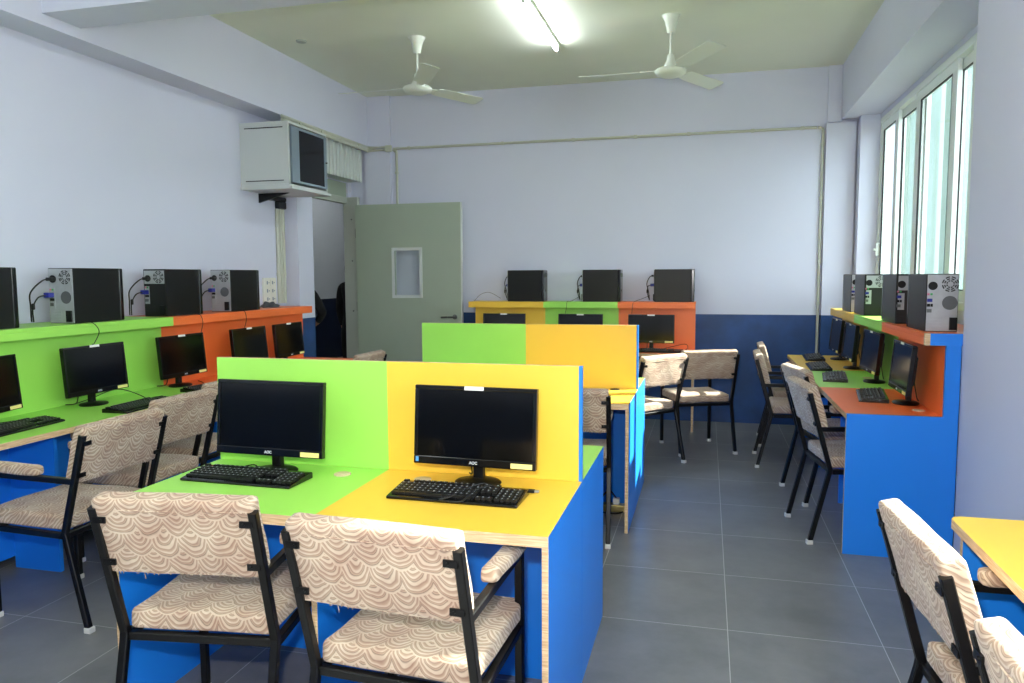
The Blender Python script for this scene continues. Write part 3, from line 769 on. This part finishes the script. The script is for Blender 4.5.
# ------------------------------------------------------------------ computer towers
def make_tower(label, style=0, H=.318, w=.0875):
    """long axis along +y (front), rear panel faces -y; origin at the middle of the rear bottom edge"""
    t = thing('computer_tower', label, 'computer tower')
    d = .385
    cs = MB().box(-w, w, .004, d - .03, 0, H, 0).build('case', BPLA, t, bevel=.003)
    b = MB().box(-w, w, d - .03, d, 0, H)
    fb = b.build('front_bezel', BGLO, t, bevel=.006, seg=3)
    b = MB().box(-w + .015, w - .015, d, d + .0015, H - .075, H - .035).box(-.022, .022, d, d + .002, .10, .12)
    b.build('drive_cover', BPLA, fb)
    rear = MB().box(-w + .004, w - .004, 0, .004, .004, H - .004)
    rp = rear.build('rear_panel', DARKG if style == 1 else SILV, t)
    # power supply plate with its fan and socket
    b = MB().box(-w + .010, w - .010, -.003, 0, H - .098, H - .010)
    ps = b.build('power_supply', SILV, rp, bevel=.001)
    cx, cz = .034, H - .053
    g = MB()
    for r1, r2 in ((.040, .034), (.030, .024), (.020, .014)):
        for k in range(8):
            a0, a1 = 2 * PI * k / 8 + .12, 2 * PI * (k + 1) / 8 - .12; n = 5; pts = []
            for i in range(n + 1):
                a = a0 + (a1 - a0) * i / n; pts.append((cx + r1 * math.cos(a), cz + r1 * math.sin(a)))
            for i in range(n, -1, -1):
                a = a0 + (a1 - a0) * i / n; pts.append((cx + r2 * math.cos(a), cz + r2 * math.sin(a)))
            for i in range(n):
                q = [pts[i], pts[i + 1], pts[2 * n - i], pts[2 * n + 1 - i]]
                g.prism(q, 'y', -.0042, -.003)
    g.build('fan_grille', DARKG, ps)
    MB().lathe([(.022, .003), (.022, .008)], (-.048, 0, H - .062), 20, axis='y', ).build('power_socket', BPLA, ps)
    # connector column
    b = MB().box(-w + .010, -w + .046, -.002, 0, .085, H - .115)
    io = b.build('port_plate', SILV, rp)
    for i, (m_, x0, x1, z0, z1) in enumerate(((PINKP, -.072, -.062, .19, .20), (GRNP, -.058, -.048, .19, .20), (BLUEP, -.072, -.048, .155, .172), (HOLE, -.072, -.058, .13, .145), (HOLE, -.055, -.045, .13, .145), (METAL, -.072, -.05, .10, .118))):
        MB().box(x0, x1, -.007, -.002, z0 - .0, z1).build('port', m_, io)
    if style != 1:
        MB().lathe([(.036, .0), (.036, .002)], (.035, 0, .150), 28, axis='y').build('case_fan_mesh', GREYG, rp)
    b = MB()
    for k in range(4): b.box(-w + .014, -.0, -.0025, 0, .016 + k * .016, .024 + k * .016)
    b.build('slot_cover', DARKG if style == 1 else SILV, rp, bevel=.001)
    MB().box(.035, .072, -.010, 0, .010, .075).build('expansion_bracket', BPLA, rp, bevel=.001)
    return t
def tower_cables(t, H=.318, s=1.):
    """power and blue video lead drooping from the rear sockets behind the shelf"""
    a = MB().tube(arc([(-.048, -.008, H - .062), (-.075, -.05, H - .072), (-.125, -.085, H - .14), (-.145, -.07, .10), (-.155, -.06, .012)]), .0042, 8).build('power_cable', CABLE, t)
    MB().box(-.068, -.028, -.035, -.006, H - .073, H - .053).build('plug', CABLE, a, bevel=.003)
    b = MB().tube(arc([(-.060, -.04, .164), (-.09, -.07, .15), (-.12, -.08, .09), (-.14, -.06, .012)]), .004, 8).build('video_cable', CABLE, t)
    MB().box(-.078, -.042, -.045, -.005, .150, .178).build('plug', BLUEP, b, bevel=.003)
    MB().lathe([(.006, -.018), (.009, -.014), (.009, .014), (.006, .018)], (-.117, -.079, .10), 10).build('ferrite_core', CABLE, b)
TG = 'computer towers on the shelves'
zl = ZSL + .0003; zr = ZSR + .0003
# left shelf: rear panels face the camera
t0 = make_tower('computer tower with a silver back on the left green shelf, second from the picture edge'); t0['group'] = TG; tower_cables(t0)
t0.location = (-3.593, 3.565, zl)
t1 = make_tower('computer tower with mostly black back on the left shelf beside the orange joint', 1); t1['group'] = TG; tower_cables(t1)
t1.location = (-3.593, 4.33, zl); t1.rotation_euler = (0, 0, R_(1))
dup(t0, (-3.593, 2.82, zl), R_(0), 'computer tower cut by the left picture edge on the green shelf')
dup(t0, (-3.593, 5.04, zl), 0, 'computer tower on the orange shelf beside the switch board')
# right shelf: no leads hanging to the left there
t2 = make_tower('nearest computer tower on the shelf under the window, its whole silver back showing', 0, .30, .076); t2['group'] = TG
t2.location = (1.180, 4.35, zr)
t3 = make_tower('second computer tower from the camera on the shelf under the window', 1, .30, .076); t3['group'] = TG
t3.location = (1.180, 5.0, zr)
dup(t3, (1.180, 5.95, zr), 0, 'third computer tower on the shelf under the window, on the green part')
dup(t2, (1.180, 6.48, zr), 0, 'farthest computer tower on the shelf under the window, on the yellow part')
# back shelf: sides face the camera, rears to the left
for lab, x in (('computer tower on the yellow part of the back wall shelf', -1.99), ('computer tower on the green part of the back wall shelf', -1.214)):
    dup(t0, (x, 7.62, zl), -PI / 2, lab)
dup(t1, (-.505, 7.62, zl), -PI / 2, 'computer tower on the orange part of the back wall shelf')
# leads running over the shelf lips
cable('thin cable hanging over the green left shelf lip to the second monitor', [(-3.50, 3.60, zl + .004), (-3.44, 3.62, zl + .004), (-3.432, 3.66, zl - .05), (-3.436, 3.62, zl - .12), (-3.40, 3.57, 1.10)], .0022)
cable('thin cable hanging over the shelf lip at the green to orange joint', [(-3.50, 4.55, zl + .004), (-3.442, 4.58, zl + .003), (-3.432, 4.60, zl - .05), (-3.435, 4.58, 1.09)], .0022)
cable('thin cable hanging over the orange left shelf lip', [(-3.50, 5.10, zl + .004), (-3.442, 5.11, zl + .003), (-3.432, 5.12, zl - .06), (-3.44, 5.10, 1.08)], .0022)
cable('thin cable lying on the back wall shelf left of the first tower', [(-2.08, 7.60, zl + .03), (-2.2, 7.6, zl + .09), (-2.3, 7.62, zl + .07), (-2.36, 7.60, zl + .01), (-2.335, 7.5, zl + .004)], .0022)
cable('thin cable hanging over the green lip of the back wall shelf', [(-1.25, 7.6, zl + .05), (-1.33, 7.55, zl + .004), (-1.35, 7.447, zl + .004), (-1.355, 7.436, zl - .05), (-1.37, 7.45, 1.10)], .0022)
cable('thin cable hanging over the orange lip of the back wall shelf', [(-.55, 7.6, zl + .06), (-.62, 7.55, zl + .03), (-.69, 7.5, zl + .004), (-.70, 7.436, zl - .02), (-.71, 7.45, 1.10)], .0022)

# cloth heap on the orange shelf
bm = bmesh.new(); bmesh.ops.create_icosphere(bm, subdivisions=4, radius=1)
for v in bm.verts:
    k = .75 + .25 * math.sin(5 * v.co.x + 3 * v.co.y) * math.cos(4 * v.co.y - 2 * v.co.z) + .1 * math.sin(11 * v.co.x * v.co.y + 7 * v.co.z)
    v.co = Vector((v.co.x * .08 * k, v.co.y * .125 * k, max(-.002, v.co.z * .05 * k)))
me = bpy.data.meshes.new('crumpled_cloth'); bm.to_mesh(me); bm.free(); me.materials.append(CLOTHG)
for p in me.polygons: p.use_smooth = True
o = bpy.data.objects.new('crumpled_cloth', me); C.objects.link(o); o.location = (-3.66, 5.80, zl + .003)
tag(o, 'crumpled dark grey cloth on the orange shelf under the switch board', 'cloth')

# power strip under the far pod
ps = thing('power_strip', 'power strip with white plug and cables on the floor under the far desk', 'power strip', (-.56, 4.66, 0))
MB().box(-.05, .12, -.03, .03, 0, .045).build('strip_body', BRASSY, ps, bevel=.006)
MB().box(.01, .05, -.02, .02, .045, .085).build('plug', LABW, ps, bevel=.005)
MB().tube(arc([(.03, 0, .08), (-.02, .03, .12), (-.07, .02, .06), (-.06, -.05, .006), (.05, -.06, .006), (.10, .05, .006)]), .005, 8).build('cable', CABLE, ps)

# ------------------------------------------------------------------ ceiling fans and tube lights
def make_fan(label):
    t = thing('ceiling_fan', label, 'ceiling fan')
    MB().lathe([(.012, -.135), (.028, -.13), (.034, -.10), (.05, -.04), (.066, -.012), (.066, -.004), (.075, 0)], n=32).build('top_canopy', WFAN, t)
    MB().lathe([(.009, -.37), (.009, -.12)], n=16).build('down_rod', WFAN, t)
    MB().lathe([(.055, -.385), (.046, -.36), (.03, -.335), (.024, -.29), (.012, -.285)], n=28).build('lower_canopy', WFAN, t)
    MB().lathe([(.02, -.452), (.07, -.450), (.105, -.435), (.118, -.415), (.118, -.405), (.10, -.392), (.06, -.385), (.03, -.38)], n=40).build('motor_housing', WFAN, t)
    for k in range(3):
        a = PI + k * 2 * PI / 3
        Mx = Matrix.Rotation(a, 4, 'Z') @ Matrix.Translation((0, 0, -.405)) @ Matrix.Rotation(R_(-13), 4, 'X')
        b = MB(); pts = []
        out = [(.185, -.060), (.26, -.068), (.66, -.076), (.685, -.062), (.69, .05), (.675, .066), (.26, .058), (.185, .048)]
        n = len(out)
        b.add([Mx @ Vector((x, y, -.0015)) for x, y in out] + [Mx @ Vector((x, y, .0015)) for x, y in out],
              [tuple(range(n))[::-1], tuple(range(n, 2 * n))] + [(i, (i + 1) % n, n + (i + 1) % n, n + i) for i in range(n)])
        bl = b.build('blade', WFAN, t)
        MB().prism([(.10, -.02), (.21, -.035), (.23, 0), (.21, .035), (.10, .02)], 'z', .0015, .006, M=Mx).build('blade_arm', WFAN, bl)
    return t
f1 = make_fan('white three-blade ceiling fan on the left, nearer the doorway'); f1['group'] = 'ceiling fans'
f1.location = (-2.33, 5.97, ZC)
dup(f1, (-.295, 5.98, ZC), 0, 'white three-blade ceiling fan on the right, nearer the window')

def make_tube(label):
    t = thing('tube_light', label, 'ceiling light')
    MB().box(-.022, .022, -.61, .61, -.03, 0).build('batten', WFAN, t, bevel=.004)
    for s in (-1, 1):
        y0, y1 = sorted((s * .605, s * .575)); MB().box(-.012, .012, y0, y1, -.072, -.03).build('tube_holder', WFAN, t, bevel=.003)
    MB().lathe([(.013, -.585), (.013, .585)], (0, 0, 0), 16, axis='x').build('fluorescent_tube', TUBE, t, rot=(0, 0, PI / 2), loc=(0, 0, -.055))
    MB().lathe([(.009, -.035), (.009, -.005)], (.02, -.1, -.01), 10).build('starter', WFAN, t)
    return t
tl = make_tube('lit fluorescent tube light on the ceiling between the two fans'); tl.location = (-1.258, 5.83, ZC); tl['group'] = 'fluorescent tube lights'
for x, y, lab in ((-1.2, 1.7, 'added unseen fluorescent tube light on the ceiling this side of the cross beam'), (-2.7, -.9, 'added unseen fluorescent tube light on the ceiling behind the camera, nearer the left wall'), (.1, -.9, 'added unseen fluorescent tube light on the ceiling behind the camera, nearer the right wall'), (-5.2, 8.6, 'added unseen fluorescent tube light on the corridor ceiling near the doorway'), (-5.2, 12.0, 'added unseen fluorescent tube light at the far end of the corridor ceiling')):  # unseen tubes, added to brighten the room and the dark corridor
    dup(tl, (x, y, ZC), 0, lab)
tag(MB().lathe([(.04, -.012), (.045, -.004), (.045, 0)], n=24).build('cover_plate', FRAMEM, loc=(-3.28, 5.80, ZC)), 'small round cover plate on the ceiling near the left beam', 'cover plate')

# ------------------------------------------------------------------ people in the corridor
def skin_fig(name, joints, edges, m, parent, sub=2, root=0):
    me = bpy.data.meshes.new(name); me.from_pydata([j[0] for j in joints], edges, []); me.update()
    o = bpy.data.objects.new(name, me); C.objects.link(o)
    sk = o.modifiers.new('skin', 'SKIN'); sk.use_smooth_shade = True
    for i, j in enumerate(joints):
        v = me.skin_vertices[0].data[i]; v.radius = (j[1], j[2] if len(j) > 2 else j[1]); v.use_root = i == root
    s = o.modifiers.new('sub', 'SUBSURF'); s.levels = sub; s.render_levels = sub
    dg = bpy.context.evaluated_depsgraph_get(); nm = bpy.data.meshes.new_from_object(o.evaluated_get(dg))
    o.modifiers.clear(); o.data = nm; nm.materials.clear(); nm.materials.append(m)
    for p in nm.polygons: p.use_smooth = True
    o.parent = parent
    return o

def person(label, loc, rz, hip_hand=True, h=1.62):
    """stands facing -y in its own frame; right arm (its -x side) bent with the hand on the hip"""
    t = thing('person', label, 'person', loc, rz)
    k = h / 1.62
    def P(x, y, z): return (x * k, y * k, z * k)
    # body: pelvis, spine, neck, head; arms, hands; legs, feet
    J = [(P(0, 0, .88), .125 * k, .095 * k), (P(0, 0, 1.05), .11 * k, .085 * k), (P(0, .01, 1.22), .13 * k, .09 * k), (P(0, .01, 1.33), .085 * k, .06 * k), (P(0, 0, 1.40), .042 * k, .044 * k),
         (P(0, -.015, 1.47), .066 * k, .078 * k), (P(0, -.012, 1.555), .062 * k, .078 * k)]
    E = [(0, 1), (1, 2), (2, 3), (3, 4), (4, 5), (5, 6)]
    CJ = [list(j) for j in J[:4]]; CE = [(0, 1), (1, 2), (2, 3)]
    for s in (-1, 1):
        bent = hip_hand and s == -1
        sh = P(s * .165, .01, 1.315)
        el = P(s * .31, .05, 1.10) if bent else P(s * .205, .02, 1.04)
        wr = P(s * .19, -.08, .985) if bent else P(s * .215, -.06, .81)
        hd = P(s * .155, -.115, .97) if bent else P(s * .215, -.075, .745)
        i = len(J); J += [(sh, .052 * k), (el, .037 * k), (wr, .026 * k), (hd, .030 * k, .017 * k)]; E += [(3, i), (i, i + 1), (i + 1, i + 2), (i + 2, i + 3)]
        hv = Vector(hd); d = (hv - Vector(wr)).normalized(); sd = Vector((0, -1, 0)) if not bent else Vector((0, 0, 1)); sd = (sd - d * sd.dot(d)).normalized()
        for q in range(4):
            base = hv + sd * (.022 - q * .0145) * k; l = (.07, .078, .072, .055)[q] * k
            n_ = Vector((-s, 0, 0)) if not bent else Vector((.3, -.6, 0)).normalized()
            j0 = len(J); J += [(tuple(base + d * .03 * k), .0085 * k), (tuple(base + d * (.03 * k + l * .5) + n_ * .004), .0078 * k), (tuple(base + d * (.03 * k + l) + n_ * .016), .0065 * k)]
            E += [(i + 3, j0), (j0, j0 + 1), (j0 + 1, j0 + 2)]
        j0 = len(J); tb = Vector(wr) + d * .03 * k + sd * .024 * k
        J += [(tuple(tb), .010 * k), (tuple(tb + d * .035 * k + sd * .018 * k), .0085 * k)]; E += [(i + 2, j0), (j0, j0 + 1)]
        c = len(CJ); CJ += [[sh, .064 * k], [el, .050 * k], [tuple(Vector(wr).lerp(Vector(el), .12)), .038 * k]]; CE += [(3, c), (c, c + 1), (c + 1, c + 2)]
        i = len(J); J += [(P(s * .09, 0, .80), .085 * k), (P(s * .095, -.01, .46), .055 * k), (P(s * .10, .02, .09), .036 * k), (P(s * .105, -.05, .032), .034 * k, .030 * k), (P(s * .11, -.14, .026), .034 * k, .022 * k)]
        E += [(0, i), (i, i + 1), (i + 1, i + 2), (i + 2, i + 3), (i + 3, i + 4)]
        c = len(CJ); CJ += [[P(s * .09, 0, .80), .105 * k], [P(s * .095, -.01, .46), .078 * k], [P(s * .10, .015, .13), .062 * k]]; CE += [(0, c), (c, c + 1), (c + 1, c + 2)]
    body = skin_fig('body', [tuple(j) for j in J], E, SKIN, t)
    for j in CJ[:4]: j[1] *= 1.16; j[2] *= 1.2
    skin_fig('clothing', [tuple(j) for j in CJ], CE, BLKCLOTH, t)
    b = MB()
    for s in (-1, 1): b.lathe([(.004, -.007), (.011, -.004), (.011, .003), (.004, .006)], (s * .030 * k, 0.085 * k * -1, 1.505 * k), 12, axis='y')
    b.build('eyes', LABW, t)
    MB().prism([(-.085 * k, 1.51 * k), (-.115 * k, 1.468 * k), (-.085 * k, 1.462 * k)], 'x', -.012 * k, .012 * k).build('nose', SKIN, t, bevel=.004)
    MB().box(-.024 * k, .024 * k, -.098 * k, -.085 * k, 1.434 * k, 1.445 * k).build('mouth', PINKP, t, bevel=.004)
    for s in (-1, 1): MB().lathe([(.008, -.008), (.02, -.004), (.02, .004), (.008, .008)], (s * .073 * k, 0, 1.495 * k), 12, axis='x').build('ear', SKIN, t)
    bm = bmesh.new(); bmesh.ops.create_uvsphere(bm, u_segments=24, v_segments=16, radius=1)
    for v in bm.verts:
        x, y, z_ = v.co
        yy = y * .098 + .012
        if y < -.1 and z_ < .45: yy = max(yy, -.02)
        v.co = Vector((x * .083, yy, 1.545 + z_ * .10 - (.10 * max(0, -z_) if y > 0 else 0))) * k
    me = bpy.data.meshes.new('hair'); bm.to_mesh(me); bm.free(); me.materials.append(HAIR)
    for p in me.polygons: p.use_smooth = True
    o = bpy.data.objects.new('hair', me); C.objects.link(o); o.parent = t
    return t
person('person in black in the doorway, mostly hidden behind the pilaster, only a bent arm showing', (-4.24, 7.25, 0), PI + .1)
person('person in black just beyond the doorway, mostly hidden by the far door jamb', (-4.25, 8.60, 0), R_(165), False, 1.66)

# ------------------------------------------------------------------ light
wd = bpy.data.worlds.new('sky'); S.world = wd; wd.use_nodes = True
bg = wd.node_tree.nodes['Background']; bg.inputs[0].default_value = (.80, .93, 1.0, 1); bg.inputs[1].default_value = 2.25
sun = bpy.data.lights.new('sun', 'SUN'); sun.energy = 8; sun.angle = R_(1.0); sun.color = (1, .97, .88)
so = bpy.data.objects.new('sun', sun); C.objects.link(so)
dv = Vector((-1, -.44, -.72)).normalized(); so.rotation_euler = dv.to_track_quat('-Z', 'Y').to_euler()
fl = bpy.data.lights.new('camera_flash', 'POINT'); fl.shadow_soft_size = .035; fl.energy = 62; fl.color = (1, .97, .95)
fo = bpy.data.objects.new('camera_flash', fl); C.objects.link(fo)
fo.matrix_world = Matrix.Translation(Vector((0, 0, 1.475)) - Rv * .06 + Uv * .19 + Fw * .03) @ M3.to_4x4()

S.view_settings.view_transform = 'Standard'; S.view_settings.look = 'None'; S.view_settings.gamma = 1
S.view_settings.use_curve_mapping = False
S.view_settings.exposure = 1.56
S.cycles.use_denoising = True
S.cycles.max_bounces = 8; S.cycles.diffuse_bounces = 5; S.cycles.glossy_bounces = 4; S.cycles.transparent_max_bounces = 10
S.cycles.sample_clamp_indirect = 6
